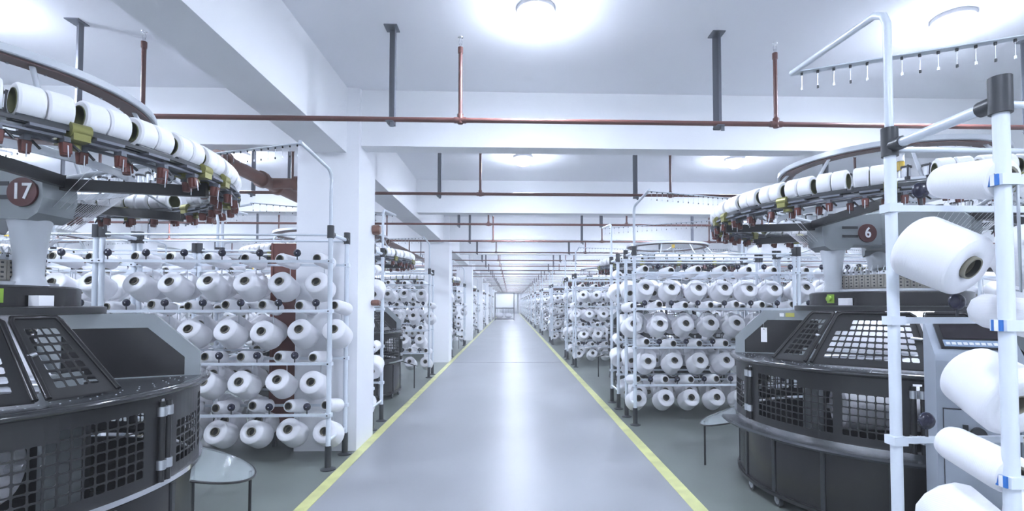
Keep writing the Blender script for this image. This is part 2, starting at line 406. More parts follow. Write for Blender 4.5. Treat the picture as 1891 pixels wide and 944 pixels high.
# ------------------------------------------------------------------ knitting machine
ZP = 1.10     # platform height
ZB = 2.35     # overhead bobbin axis
ZG = 2.69     # guide ring
RB = 1.30     # bobbin ring radius
LEGS = (R(25), R(145), R(265))
ARMS = (0.0, R(120), R(240))
def machine_parts(side):
    """list of (name, MB, [children]) in local coordinates: +X is towards the aisle, -Y towards the camera"""
    P = []
    q = MB()
    q.lathe([(1.11, 0.10), (1.14, 0.10), (1.14, 0.56), (1.11, 0.56)], 'dark2', 96, closed=True)
    for k in range(18):
        a = R(20 * k + 7); q.box(polar(1.143, a, 0.33), (0.012, 0.03, 0.44), 'black', rz=a)
    q.band(1.10, 1.165, 0.085, 0.11, 'dark', 96)
    P.append(('base_skirt', q, []))
    q = MB()
    for a in LEGS:
        q.box(polar(0.85, a, 0.06), (0.5, 0.2, 0.12), 'dark', rz=a)
    q.lathe([(0, 0.12), (1.10, 0.12), (1.10, 0.16), (0, 0.16)], 'dark', 64)
    P.append(('base_plate', q, []))
    for a in (R(-14), R(4), R(-100), R(100)):
        q = MB(); c = polar(1.12, a, 0.0)
        q.tube((c[0] - 0.012, c[1], 0.045), (c[0] + 0.012, c[1], 0.045), 0.045, 'black', n=16)
        q.tube((c[0] - 0.014, c[1], 0.045), (c[0] + 0.014, c[1], 0.045), 0.028, 'steel', n=12)
        q.box((c[0], c[1] + 0.01, 0.085), (0.045, 0.06, 0.02), 'steel').box((c[0] + 0.02, c[1] + 0.005, 0.065), (0.004, 0.03, 0.05), 'steel')
        P.append(('caster', q, []))
    q = MB().lathe([(1.10, 0.56), (1.31, 0.555), (1.32, 0.57), (1.31, 0.585), (1.10, 0.59)], 'tread', 72, R(-176), R(-70 if side < 0 else 12), closed=True)
    P.append(('foot_ledge', q, []))
    q = MB().band(1.13, 1.185, 0.585, 0.612, 'chrome', 96).band(1.14, 1.18, 1.045, ZP - 0.03, 'dark', 96)
    P.append(('cage_rim', q, []))
    # cage: six curved perforated doors
    for k in range(6):
        a0 = R(-30 + 60 * k - 30 + 1.2); a1 = R(-30 + 60 * k + 30 - 1.2)
        def Pf(u, v, wv, a0=a0, a1=a1): return polar(1.165 - 0.005 * wv, a0 + (a1 - a0) * u, 0.612 + v * 0.435)
        def hole(i, j, k=k):
            if j == 0 or j == 8 or i in (0, 1, 22, 23) or i in (8,): return False
            if k % 2 == 0 and j == 7 and i < 14: return False
            if k % 2 == 1 and j > 5 and i < 8: return False
            if k % 3 == 2 and j > 6 and 9 < i < 15: return False
            return True
        q = MB().grille(Pf, 24, 9, hole, 'dark', fr=0.425)
        hs = []
        for a in (a0, a1):
            q2 = MB(); hs.append(('door_hinge', q2))
            c = polar(1.178, a, 0); q2.tube((c[0], c[1], 0.61), (c[0], c[1], 1.03), 0.016, 'dark', n=8)
            for z in (0.70, 0.98): q2.tube((c[0], c[1], z - 0.025), (c[0], c[1], z + 0.025), 0.024, 'steel', n=8)
        P.append(('cage_door', q, hs))
    q = MB().lathe([(0.70, ZP - 0.03), (1.19, ZP - 0.035)], 'dark', 112).lathe([(1.19, ZP - 0.035), (1.212, ZP - 0.028), (1.222, ZP - 0.013), (1.215, ZP), (1.20, ZP + 0.006), (1.17, ZP + 0.005)], 'dark_gloss', 112, shared=True)
    q.lathe([(1.17, ZP + 0.005), (0.70, ZP + 0.005), (0.70, ZP - 0.03)], 'tread', 112)
    for k in range(60):
        a = R(6 * k)
        for r_ in (1.04, 1.08, 1.12): q.tube(polar(r_, a + (R(3) if r_ == 1.08 else 0), ZP + 0.004), polar(r_, a + (R(3) if r_ == 1.08 else 0), ZP + 0.007), 0.0035, 'steel', n=6)
    P.append(('platform', q, []))
    # the three legs
    for n_, a in enumerate(LEGS):
        ca, sa = math.cos(a), math.sin(a)
        fr = lambda r, w_, z, ca=ca, sa=sa: (r * ca - w_ * sa, r * sa + w_ * ca, z)
        outer = [(1.17, ZP), (1.17, 1.25), (0.93, 1.49), (0.40, 1.49), (0.40, ZP)]
        inner = [(1.09, ZP + 0.01), (1.09, 1.22), (0.90, 1.405), (0.50, 1.405), (0.50, ZP + 0.01)]
        q = MB().prism(outer, 0.06, 'cast', fr, hole=inner)
        q.prism([(0.40, 0.16), (0.62, 0.16), (0.62, ZP), (0.40, ZP)], 0.16, 'dark', fr)
        qp = MB().prism(inner, 0.03, 'dark2', fr)
        ch = [('leg_panel', qp)]
        if n_ == 0 and side > 0:
            rm_ = Matrix.Rotation(a, 4, 'Z')
            tagm = MB().box((0.93, -0.022, 1.27), (0.05, 0.004, 0.13), 'white_plain').tube((0.93, -0.022, 1.335), (0.93, -0.018, 1.385), 0.0015, 'steel', n=5).box((0.93, -0.025, 1.32), (0.008, 0.002, 0.008), 'black').xf(rm_)
            ch.append(('paper_tag', tagm))
            ch.append(('warning_sticker', MB().box((0.72, -0.032, 1.45), (0.07, 0.003, 0.035), 'sticker').box((0.785, -0.032, 1.45), (0.035, 0.003, 0.03), 'white_plain').xf(rm_)))
        P.append(('leg', q, ch))
    # leaning mesh hood doors
    for n_, a in enumerate(LEGS):
        for da, wd in ((-42, 16), (-71.5, 38), (-106, 23)):
            a0, a1 = a + R(da - wd / 2), a + R(da + wd / 2)
            def Pf(u, v, wv, a0=a0, a1=a1):
                r = 1.07 - 0.36 * v; am = (a0 + a1) / 2
                hw = (a1 - a0) / 2
                x_ = r * math.cos(hw); y_ = (2 * u - 1) * r * math.sin(hw)      # a flat leaf
                z = ZP + 0.02 + 0.355 * v - 0.006 * wv
                return (x_ * math.cos(am) - y_ * math.sin(am), x_ * math.sin(am) + y_ * math.cos(am), z)
            nu = 13 if wd > 30 else 8 if wd > 20 else 6
            q = MB().grille(Pf, nu, 9, lambda i, j, nu=nu: 1 <= i < nu - 1 and 1 <= j < 8 and not (wd > 30 and i > nu - 4 and j > 5), 'dark', fr=0.42)
            cs = [Pf(0, 0, -1), Pf(0, 0.94, -1), Pf(0.05, 1, -1), Pf(0.95, 1, -1), Pf(1, 0.94, -1), Pf(1, 0, -1)]
            q2 = MB().path(cs, 0.013, 'dark2', n=8)
            q3 = MB().tube(Pf(-0.02, 0.5, -1.5), Pf(0.12, 0.5, -3), 0.010, 'steel', n=8)
            P.append(('hood_door', q, [('door_frame', q2), ('door_latch', q3)]))
    # bed plate, box, cam ring
    q = MB().lathe([(0.0, 1.49), (0.66, 1.49), (0.68, 1.495), (0.68, 1.53), (0.66, 1.535), (0.0, 1.535)], 'dark', 72)
    P.append(('bed_plate', q, []))
    q = MB().lathe([(0.34, 1.535), (0.56, 1.535), (0.56, 1.635), (0.54, 1.645), (0.34, 1.645)], 'dark2', 72)
    a = R(-25 if side < 0 else -12); c = polar(0.56, a, 1.59)
    gb = MB().box(c, (0.012, 0.065, 0.07), 'green', rz=a)
    c2 = polar(0.572, a, 1.59); c3 = polar(0.59, a, 1.59); gb.tube(c2, c3, 0.022, 'green', n=16)
    a = R(-8 if side < 0 else -27); wb = MB().box(polar(0.60, a, 1.565), (0.06, 0.075, 0.055), 'white_plain', rz=a)
    P.append(('gear_housing', q, [('push_button', gb), ('white_socket', wb)]))
    q = MB().lathe([(0.30, 1.645), (0.46, 1.645), (0.46, 1.665), (0.41, 1.67), (0.30, 1.67)], 'steel', 64)
    q2 = MB().lathe([(0.30, 1.67), (0.395, 1.67), (0.395, 1.78), (0.30, 1.78)], 'cam', 60)
    for k in range(60):
        a = R(6 * k)
        q2.box(polar(0.398, a, 1.725), (0.006, 0.034, 0.10), 'cam', rz=a)
        for z in (1.69, 1.715, 1.74, 1.765): q2.box(polar(0.402, a, z), (0.004, 0.012, 0.010), 'black', rz=a)
    q3 = MB()
    for k in range(60):
        a = R(6 * k + 3)
        q3.box(polar(0.385, a, 1.795), (0.03, 0.014, 0.03), 'steel', rz=a).tube(polar(0.39, a, 1.80), polar(0.36, a, 1.85), 0.004, 'steel', n=5)
        q3.box(polar(0.40, a, 1.80), (0.012, 0.010, 0.012), 'black', rz=a)
    P.append(('cam_ring', q, [('cam_boxes', q2), ('yarn_carriers', q3)]))
    q = MB().lathe([(0.0, 1.86), (0.30, 1.80), (0.31, 1.67)], 'steel', 48, shared=True)
    P.append(('needle_cylinder', q, []))
    for a in ARMS:
        c = polar(0.45, a, 0)
        q = MB().lathe([(0.085, 1.645), (0.075, 1.66), (0.062, 1.70), (0.068, 1.82), (0.082, 1.94), (0.10, 2.02)], 'pillar', 28, c=(c[0], c[1], 0), shared=True)
        P.append(('pillar', q, []))
    q = MB()
    for a in ARMS:
        ca, sa = math.cos(a), math.sin(a)
        fr = lambda r, w_, z, ca=ca, sa=sa: (r * ca - w_ * sa, r * sa + w_ * ca, z)
        q.prism([(0.0, 2.03), (0.34, 2.03), (0.38, 1.99), (0.53, 1.985), (0.58, 2.02), (0.605, 2.10), (0.60, 2.18), (0.55, 2.23), (0.30, 2.27), (0.0, 2.30)], 0.21, 'cast', fr)
    q.lathe([(0.0, 2.01), (0.13, 2.01), (0.15, 2.04), (0.15, 2.28), (0.13, 2.31), (0, 2.31)], 'cast', 40)
    qs = MB()
    for a in ARMS:
        ca, sa = math.cos(a), math.sin(a)
        for sd in (-1, 1):
            for z in (2.10, 2.17):
                r = 0.37 if side < 0 else 0.37; qs.box((r * ca - sd * 0.1055 * sa, r * sa + sd * 0.1055 * ca, z), (0.13, 0.004, 0.022), 'black', rz=a)
    P.append(('crown', q, [('crown_slot', qs)]))
    bx = 0.51 if side < 0 else 0.23
    bd = MB().tube((bx, -0.106, 2.125), (bx, -0.118, 2.125), 0.075, 'badge', n=32)
    P.append(('number_badge', bd, []))
    # bracket bars from crown to ring
    for a in ARMS:
        for da in (0, -60):
            p0 = Vector(polar(0.56 if da == 0 else 0.61, a, 2.215)); p1 = Vector(polar(1.25, a + R(da) * 0.92, 2.20)) if da else Vector(polar(1.27, a + R(7), 2.17))
            d = p1 - p0; L = d.length; rz = math.atan2(d.y, d.x)
            q = MB().box(tuple((p0 + p1) / 2), (L, 0.035, 0.062), 'dark', rz=rz)
            q.box(tuple(p1 + Vector((0, 0, 0.03))), (0.04, 0.05, 0.08), 'dark', rz=rz)
            P.append(('bracket_bar', q, []))
    # bobbin ring
    q = MB().band(1.235, 1.25, ZB - 0.085, ZB - 0.070, 'black', 120).band(1.345, 1.36, ZB - 0.085, ZB - 0.070, 'black', 120)
    q.band(1.29, 1.305, ZB - 0.10, ZB - 0.085, 'steel', 120)
    for k in range(40):
        a = 2 * math.pi * (k + 0.5) / 40
        q.box(polar(1.30, a, ZB - 0.095), (0.15, 0.11, 0.012), 'galv', rz=a)
    P.append(('ring_rail', q, []))
    rl = MB()
    for k in range(40):
        a = 2 * math.pi * (k + 0.5) / 40; t_ = Vector((-math.sin(a), math.cos(a), 0))
        for r_ in (1.255, 1.345):
            c = Vector(polar(r_, a, ZB - 0.068)); rl.tube(c - t_ * 0.088, c + t_ * 0.088, 0.012, 'black', n=8)
    P.append(('drive_roller', rl, []))
    for k in range(14):
        a = 2 * math.pi * (k * 3 + 1) / 40
        t_ = Vector((-math.sin(a), math.cos(a), 0)); c = Vector(polar(1.30, a, ZB - 0.075))
        q = MB()
        for r_ in (-0.055, 0.055):
            cc = c + Vector((math.cos(a), math.sin(a), 0)) * r_
            q.tube(cc - t_ * 0.035, cc + t_ * 0.035, 0.030, 'brass', n=14)
        q.box(tuple(c + Vector((0, 0, -0.03))), (0.16, 0.06, 0.03), 'brass', rz=a)
        q.tube(tuple(c + Vector((0, 0, -0.05))), tuple(c + Vector((0, 0, -0.07))), 0.03, 'brass', n=12)
        P.append(('drive_motor', q, []))
    # lower feeder rail and stop units
    q = MB().band(1.235, 1.255, ZB - 0.118, ZB - 0.108, 'galv', 120).band(1.33, 1.35, ZB - 0.118, ZB - 0.108, 'galv', 120)
    P.append(('feeder_rail', q, []))
    # upper guide ring
    g = 0.0 if side < 0 else -0.11
    q = MB().lathe([(0.78 + g, ZG - 0.01), (0.905 + g, ZG - 0.015), (0.91 + g, ZG - 0.01), (0.905 + g, ZG + 0.025), (0.90 + g, ZG + 0.025), (0.895 + g, ZG - 0.002), (0.78 + g, ZG)], 'pillar', 112, closed=True)
    for k in range(36): q.tube(polar(0.80 + g, R(10 * k), ZG - 0.03), polar(0.80 + g, R(10 * k), ZG + 0.01), 0.006, 'steel', n=6)
    qb = MB().band(0.79 + g, 0.885 + g, ZG - 0.024, ZG - 0.015, 'ring_brown', 112)
    P.append(('guide_ring', q, [('guide_ring_lining', qb)]))
    # positive feeder ring
    q = MB().band(0.93, 1.00, 2.375, 2.39, 'steel', 112).band(0.925, 0.935, 2.35, 2.39, 'pillar', 112)
    q.band(0.80, 0.812, 2.27, 2.31, 'pillar', 112)
    P.append(('inner_ring', q, []))
    for k in range(9):
        a = R(40 * k + 15)
        q = MB().tube(polar(0.985, a, 2.38), polar(0.84 + g, a, ZG - 0.01), 0.012, 'pillar', n=8)
        if k % 3 == 0: q.tube(polar(0.50, a - R(15), 2.2), polar(0.95, a, 2.375), 0.014, 'pillar', n=8)
        P.append(('ring_strut', q, []))
    for k in range(12):
        a = R(30 * k + 10)
        q = MB().tube(polar(1.24, a, ZB - 0.08), polar(0.99, a, 2.38), 0.008, 'steel', n=6)
        P.append(('ring_stay', q, []))
    # yarn ends falling to the needles
    q = MB()
    for k in range(96):
        a = R(3.75 * k)
        if 282 < 3.75 * k < 356: continue
        q.tube(polar(0.81, a, 2.28), polar(0.36, a + 0.05, 1.83), 0.0013, 'yarn', n=3, caps=False)
    P.append(('yarn_ends', q, []))
    # beacon
    b0 = polar(0.12, R(200), 0)
    q = MB().tube((b0[0], b0[1], 2.28), (b0[0], b0[1], 2.66), 0.012, 'steel', n=8)
    q2 = MB().tube((b0[0], b0[1], 2.66), (b0[0], b0[1], 2.73), 0.032, 'amber', n=16).tube((b0[0], b0[1], 2.735), (b0[0], b0[1], 2.79), 0.032, 'white_plain', n=16)
    q2.tube((b0[0], b0[1], 2.79), (b0[0], b0[1], 2.80), 0.034, 'steel', n=16)
    P.append(('beacon_pole', q, [('signal_lamp', q2)]))
    # take-down frame inside the cage
    q = MB().box((-0.64, 0, 0.80), (0.04, 0.22, 1.2), 'cast').box((0.64, 0, 0.70), (0.04, 0.22, 0.95), 'cast')
    q.tube((-0.6, 0.05, 1.12), (0.6, 0.05, 1.12), 0.04, 'steel', n=16).tube((-0.6, -0.05, 1.12), (0.6, -0.05, 1.12), 0.03, 'steel', n=16)
    q.lathe([(0.0, 0.16), (0.5, 0.16), (0.5, 0.26), (0.0, 0.26)], 'cast', 40)
    P.append(('takedown_frame', q, []))
    q = MB()
    for a in (-60, 60, 180):
        c = polar(0.60, R(a), 1.47); t_ = Vector((-math.sin(R(a)), math.cos(R(a)), 0)) * 0.20
        q.tube(Vector(c) - t_, Vector(c) + t_, 0.014, 'work_glow', n=10)
    P.append(('work_light', q, []))
    # clear guard lobe
    pts = []
    for k in range(25):
        t_ = math.pi * k / 24; pts.append((1.13 + 0.36 * math.sin(t_), -0.42 * math.cos(t_)))
    pts = [(x_, y_) for x_, y_ in pts]; am = R(30)
    rot = lambda x_, y_: (x_ * math.cos(am) - y_ * math.sin(am), x_ * math.sin(am) + y_ * math.cos(am))
    n = len(pts)
    zl = lambda p: 0.53 - 0.35 * (p[0] - 1.13)
    vs = [(*rot(*p), zl(p)) for p in pts] + [(*rot(*p), zl(p) + 0.012) for p in pts]
    q = MB().add(vs, [tuple(range(n - 1, -1, -1)), tuple(range(n, 2 * n))] + [(i, (i + 1) % n, n + (i + 1) % n, n + i) for i in range(n)], 'poly')
    q2 = MB().path([(*rot(*p), zl(p) + 0.006) for p in pts], 0.008, 'dark', n=6)
    e = rot(1.46, 0.0); q2.tube((e[0], e[1], 0.0), (e[0], e[1], 0.42), 0.010, 'dark', n=8)
    P.append(('clear_guard', q, [('guard_edge', q2)]))
    return P

def feeder_mb():
    q = MB().lathe([(0.0, 0.025), (0.018, 0.025), (0.022, 0.02), (0.017, -0.028), (0.0, -0.028)], 'maroon', 10).box((0.016, 0, 0.0), (0.014, 0.030, 0.045), 'maroon')
    q.box((0, 0, 0.035), (0.05, 0.022, 0.02), 'galv').tube((0.024, 0, 0.01), (0.026, 0, -0.045), 0.0025, 'steel', n=5).tube((0, 0.02, 0.03), (0.01, 0.045, 0.0), 0.006, 'black', n=6)
    return q
def pfeeder_mb():
    q = MB().tube((0, 0, -0.035), (0, 0, 0.03), 0.024, 'steel', n=10).tube((0, 0, 0.03), (0, 0, 0.042), 0.032, 'black', n=12)
    q.box((0.0, 0, -0.045), (0.09, 0.03, 0.02), 'black').tube((0.045, 0, -0.05), (0.06, 0, 0.04), 0.006, 'black', n=6)
    return q
def cap_mb():   # white round feeder wheel
    return MB().tube((0, 0, 0.0), (0, 0, 0.02), 0.028, 'white_plain', n=12)

MIR = Matrix.Scale(-1, 4, (1, 0, 0))
def make_machine(name_label, side, full=True):
    t = empty('knitting_machine')
    for nm, mb, ch in machine_parts(side):
        if side > 0: mb.xf(MIR)
        o = mb.build(nm, t)
        if nm == 'yarn_ends': o['kind'] = 'stuff'
        for cn, cm in ch:
            if side > 0: cm.xf(MIR)
            cm.build(cn, o)
    fm = feeder_mb().mesh('stop_unit'); pm = pfeeder_mb().mesh('yarn_feeder')
    for k in range(84):
        a = 2 * math.pi * (k + 0.3) / 84
        o = bpy.data.objects.new('stop_unit', fm); COL.objects.link(o); o.parent = t
        o.location = polar(1.34 if k % 2 else 1.245, a, ZB - 0.16); o.rotation_euler = (0, R(8) * math.sin(k * 2.1), a)
    for k in range(54):
        a = 2 * math.pi * k / 54
        o = bpy.data.objects.new('yarn_feeder', pm); COL.objects.link(o); o.parent = t
        o.location = polar(0.965, a, 2.43); o.rotation_euler = (0, 0, a)
    return t
def machine_lod(side):
    q = MB()
    for nm, mb, ch in machine_parts(side):
        q.join(mb)
        for cn, cm in ch: q.join(cm)
    for k in range(84):
        a = 2 * math.pi * (k + 0.3) / 84
        q.join(MB().box((0, 0, 0), (0.036, 0.04, 0.07), 'maroon').xf(Matrix.Translation(polar(1.34 if k % 2 else 1.245, a, ZB - 0.16)) @ Matrix.Rotation(a, 4, 'Z')))
    for k in range(54):
        a = 2 * math.pi * k / 54
        q.join(MB().box((0, 0, 0), (0.09, 0.035, 0.03), 'black').tube((0, 0, -0.0), (0, 0, 0.04), 0.026, 'steel', n=6).xf(Matrix.Translation(polar(0.965, a, 2.42)) @ Matrix.Rotation(a, 4, 'Z')))
    if side > 0: q.xf(MIR)
    return q.mesh('knitting_machine')
def number_on(t, txt, side):
    cu = bpy.data.curves.new('digits', 'FONT'); cu.body = txt; cu.size = 0.115; cu.extrude = 0.002; cu.align_x = 'CENTER'; cu.align_y = 'CENTER'; cu.offset = 0.002
    o = bpy.data.objects.new('tmp', cu); COL.objects.link(o)
    dg = bpy.context.evaluated_depsgraph_get(); me = bpy.data.meshes.new_from_object(o.evaluated_get(dg)); me.name = 'badge_number'
    bpy.data.objects.remove(o)
    me.materials.clear(); me.materials.append(M['white_plain'])
    b = [c for c in t.children if c.name.startswith('number_badge')][0]
    n = bpy.data.objects.new('badge_number', me); COL.objects.link(n); n.parent = b
    n.location = (0.51 if side < 0 else -0.23, -0.1195, 2.125); n.rotation_euler = (R(90), 0, 0); n.scale = (0.9, 1, 1)
    n['label'] = 'white number ' + txt

LXC, RXC = -3.02, 3.14
LYC = [2.78, 8.63] + [16.63 + 8 * i for i in range(7)]
RYC = [4.10, 9.95, 16.60, 22.45, 29.0, 34.9, 41.4, 47.3, 53.8, 59.7, 66.2, 72.1]
def mname(side, k):
    if side < 0 and k == 0: return 'machine 17'
    if side > 0 and k == 0: return 'machine 6'
    return '%s %s machine' % (ordn(k), 'left' if side < 0 else 'right')
ML = make_machine('', -1); MR = make_machine('', 1)
lodL, lodR = machine_lod(-1), machine_lod(1)
machines = []
for side, proto, lod, xc, ys in ((-1, ML, lodL, LXC, LYC), (1, MR, lodR, RXC, RYC)):
    for k in (1, 0):
        o = copy_tree(proto) if k == 1 else proto
        o.location = (xc, ys[k], 0)
        sd = 'left' if side < 0 else 'right'
        if k == 0:
            tag(o, 'dark circular knitting machine nearest the camera on the %s, badge number %s' % (sd, '17' if side < 0 else '6'), 'knitting machine', 'circular knitting machines')
        else:
            tag(o, 'dark circular knitting machine, second from the camera on the %s of the aisle' % sd, 'knitting machine', 'circular knitting machines')
        machines.append((side, k, o))
    number_on(proto, '17' if side < 0 else '6', side)
    for k in range(2, len(ys)):
        y = ys[k]
        o = bpy.data.objects.new('knitting_machine', lod); COL.objects.link(o); o.location = (xc, y, 0)
        tag(o, 'circular knitting machine, %s from the camera on the %s side of the aisle' % (ordn(k), 'left' if side < 0 else 'right'), 'knitting machine', 'circular knitting machines')
        machines.append((side, k, o))
outer = []
for side, lod, xc, y0, n in ((-1, lodL, -8.2, 0, 5), (1, lodR, 8.6, 0, 5)):
    for k in range(0 if side < 0 else 1, n):
        o = bpy.data.objects.new('knitting_machine', lod); COL.objects.link(o); o.location = (xc, (LYC if side < 0 else RYC)[k], 0)
        tag(o, 'circular knitting machine in the outer %s row behind the creels, %s from the camera' % ('left' if side < 0 else 'right', ordn(k)), 'knitting machine', 'outer row knitting machines')
        outer.append(o)

# fabric rolls in the cages
def fabric_mb():
    q = MB()
    rings = []
    n = 32
    for i in range(9):
        f = i / 8; z = 1.49 - 0.37 * f
        rx = 0.29 + 0.22 * f; ry = 0.29 * (1 - f) + 0.02 * f
        rings += [(rx * math.cos(2 * math.pi * j / n), ry * math.sin(2 * math.pi * j / n), z) for j in range(n)]
    q.add(rings, [(i * n + j, i * n + (j + 1) % n, (i + 1) * n + (j + 1) % n, (i + 1) * n + j) for i in range(8) for j in range(n)], 'fabric', True)
    q.box((0, -0.13, 1.0), (1.02, 0.012, 0.40), 'fabric', mx=Matrix.Rotation(R(-40), 3, 'X'))
    return q
def roll_mb(): return MB().lathe([(0.0, -0.53), (0.15, -0.53), (0.165, -0.51), (0.165, 0.51), (0.15, 0.53), (0.0, 0.53)], 'fabric', 36).tube((0, 0, -0.60), (0, 0, 0.60), 0.02, 'steel').xf(Matrix.Rotation(R(90), 4, 'Y'))
fw, rm = fabric_mb().mesh('fabric_tube'), roll_mb().mesh('fabric_roll')
for side, k, o in machines:
    if k > 2: continue
    a = empty('knitted_fabric', o.location, R(-15) * side, label='white knitted fabric tube wound on a roll inside the cage of %s' % mname(side, k), cat='fabric', group='fabric rolls in the machine cages')
    for nm, me, z in (('fabric_tube', fw, 0), ('roll', rm, 0.76)):
        c = bpy.data.objects.new(nm, me); COL.objects.link(c); c.parent = a; c.location = (0, -0.42 if z else 0, z)

# ------------------------------------------------------------------ bobbins on the overhead rings
def ring_bobbin_mb(n=28):
    q = MB()
    for a, b in ((-0.086, -0.003), (0.003, 0.086)):
        q.lathe([(0.050, a), (0.069, a), (0.075, a + 0.008), (0.075, b - 0.008), (0.068, b), (0.050, b)], 'spandex', n)
    return q.xf(Matrix.Rotation(R(90), 4, 'X'))
def ring_core_mb(n=24):
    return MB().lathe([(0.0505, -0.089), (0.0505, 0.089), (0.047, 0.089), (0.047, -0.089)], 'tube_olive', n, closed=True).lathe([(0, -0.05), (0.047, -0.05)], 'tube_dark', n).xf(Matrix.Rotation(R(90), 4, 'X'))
rbm, rcm = ring_bobbin_mb().mesh('bobbin_wrap'), ring_core_mb().mesh('core')
lowb = ring_bobbin_mb(10).join(ring_core_mb(8))
NB = 40
skip0 = {-1: {4, 15, 16, 17, 21, 22, 23}, 1: {4, 15, 17, 18, 21, 22, 23}}
far_b = MB()
def add_far_ring(cx, cy, side):
    for k in range(NB):
        if k % 14 in (4, 5): continue
        a = 2 * math.pi * (k + 0.5) / NB
        m_ = Matrix.Translation((cx + RB * math.cos(a), cy + RB * math.sin(a), ZB)) @ Matrix.Rotation(a, 4, 'Z')
        far_b.join(MB().join(lowb).xf(m_))
for side, k, o in machines:
    for j in range(NB) if k < 3 else ():
        a = 2 * math.pi * (j + 0.5) / NB
        if j in ((14, 15, 17, 18) if side < 0 else (15, 16, 18, 19)) or j % 13 == 7: continue
        if side < 0: aa = a
        else: aa = math.pi - a
        t = empty('elastane_bobbin', (o.location.x + RB * math.cos(aa), o.location.y + RB * math.sin(aa), ZB), aa if side < 0 else aa,
                  label='white elastane bobbin on overhead ring of %s, %s from aisle going rearward' % (mname(side, k), ordn(j)), cat='bobbin', group='elastane bobbins on the overhead rings')
        for nm, me in (('yarn_wrap', rbm), ('core', rcm)):
            c = bpy.data.objects.new(nm, me); COL.objects.link(c); c.parent = t
    if k >= 3: add_far_ring(o.location.x, o.location.y, side)
for o in outer: add_far_ring(o.location.x, o.location.y, 1)
far_b.build('elastane_bobbins', label='white elastane bobbins on the overhead rings of the distant machines', cat='bobbins', group='elastane bobbins on the overhead rings', kind='stuff')

# ------------------------------------------------------------------ creel racks
RW, RD = 2.10, 0.48
RODZ = (1.95, 1.48, 0.985, 0.505)
COLS = [0.17 + 0.352 * i for i in range(6)]
OFFB = {-1: (0.23, 0.05, 0.25, 0.12), 1: (0.05, 0.19, 0.07, 0.17)}
OFFS = {-1: (0.20, 0.02, 0.21, 0.09), 1: (0.02, 0.165, 0.02, 0.15)}
def rack_parts(face, side):
    """local: x 0..RW away from the aisle, yarn leaves towards -Y (y=0 is the yarn side, y=RD the back)"""
    P = []
    for x in (0, RW):
        for y in (0, RD):
            q = MB().tube((x, y, 0.20), (x, y, 2.22), 0.0225, 'post', n=14)
            q2 = MB().tube((x, y, 0.015), (x, y, 0.22), 0.030, 'black', n=14).lathe([(0, 0), (0.068, 0), (0.07, 0.008), (0.035, 0.022), (0, 0.022)], 'black', 18, c=(x, y, 0))
            q3 = MB().tube((x, y, 2.17), (x, y, 2.29), 0.032, 'black', n=14)
            if y == 0: q3.tube((x, y, 2.21), (x, y + 0.07, 2.21), 0.027, 'black', n=12)
            else: q3.tube((x, y, 2.21), (x, y - 0.07, 2.21), 0.027, 'black', n=12)
            P.append(('post', q, [('foot', q2), ('corner_joint', q3)]))
    for x in (0, RW):
        P.append(('end_bar', MB().tube((x, 0.03, 2.21), (x, RD - 0.03, 2.21), 0.019, 'post', n=12), []))
        P.append(('end_bar', MB().tube((x, 0.03, 0.27), (x, RD - 0.03, 0.27), 0.014, 'post', n=12), []))
    for y in (0, RD):
        P.append(('top_bar', MB().tube((0, y, 2.20), (RW, y, 2.20), 0.011, 'post', n=10), []))
    for y in (0, RD):
        for z in RODZ:
            q = MB().box((RW / 2, y - 0.0, z), (RW, 0.016, 0.026), 'post')
            ri = RODZ.index(z)
            for i in range(6):
                cb, cs = OFFB[face][ri] + 0.348 * i, OFFS[face][ri] + 0.348 * i
                if y:
                    q.path([(cb, y, z), (cb, y, z - 0.36), (cb, y - 0.06, z - 0.345)], 0.005, 'steel', n=6).tube((cs, y, z), (cs, y - 0.08, z + 0.01), 0.005, 'steel', n=6)
                    if side > 0 or i > 1: q.path([(cb + 0.1, y, z), (cb + 0.1, y + 0.32, z - 0.02), (cb + 0.1, y + 0.32, z - 0.30), (cb + 0.1, y + 0.26, z - 0.29)], 0.005, 'steel', n=6)
            ch = []
            for x in (0, RW): ch.append(('clamp', MB().box((x, y, z), (0.058, 0.058, 0.036), 'post').box((x + 0.005, y - 0.032, z), (0.012, 0.008, 0.012), 'black')))
            P.append(('peg_rail', q, ch))
    for x in (0, RW):
        top, out = 2.74, 0.72
        pts = [(x, 0, 2.28), (x, 0, top)] + ([(x, -0.02, top + 0.045), (x, -0.07, top + 0.075), (x, -out, top + 0.12)] if x == 0 else [(x - 0.03, 0, top + 0.07), (1.72, 0.02, 2.865)])
        P.append(('guide_arm', MB().path(pts, 0.0165, 'post', n=10), []))
    q = MB(); p0 = Vector((0, -0.70, 2.85)); p1 = Vector((1.74, 0.02, 2.885)); d = p1 - p0; rz = math.atan2(d.y, d.x)
    tilt = Matrix.Rotation(-math.atan2(d.z, math.hypot(d.x, d.y)), 3, 'Y')
    q.box(tuple((p0 + p1) / 2), (d.length, 0.05, 0.006), 'post', rz=rz, mx=tilt)
    ey = []
    for k in range(24):
        p = p0 + d * ((k + 0.5) / 24)
        q2 = MB().tube(tuple(p + Vector((0, 0, 0.006))), tuple(p + Vector((0, 0, -0.09))), 0.0015, 'steel', n=4).tube(tuple(p + Vector((0, 0, -0.088))), tuple(p + Vector((0, 0, -0.103))), 0.006, 'black' if k % 2 else 'steel', n=6)
        q2.tube(tuple(p + Vector((0, 0, -0.004))), tuple(p + Vector((0, 0, -0.018))), 0.007, 'black', n=6)
        ey.append(('yarn_eyelet', q2))
    P.append(('guide_rail', q, ey))
    return P
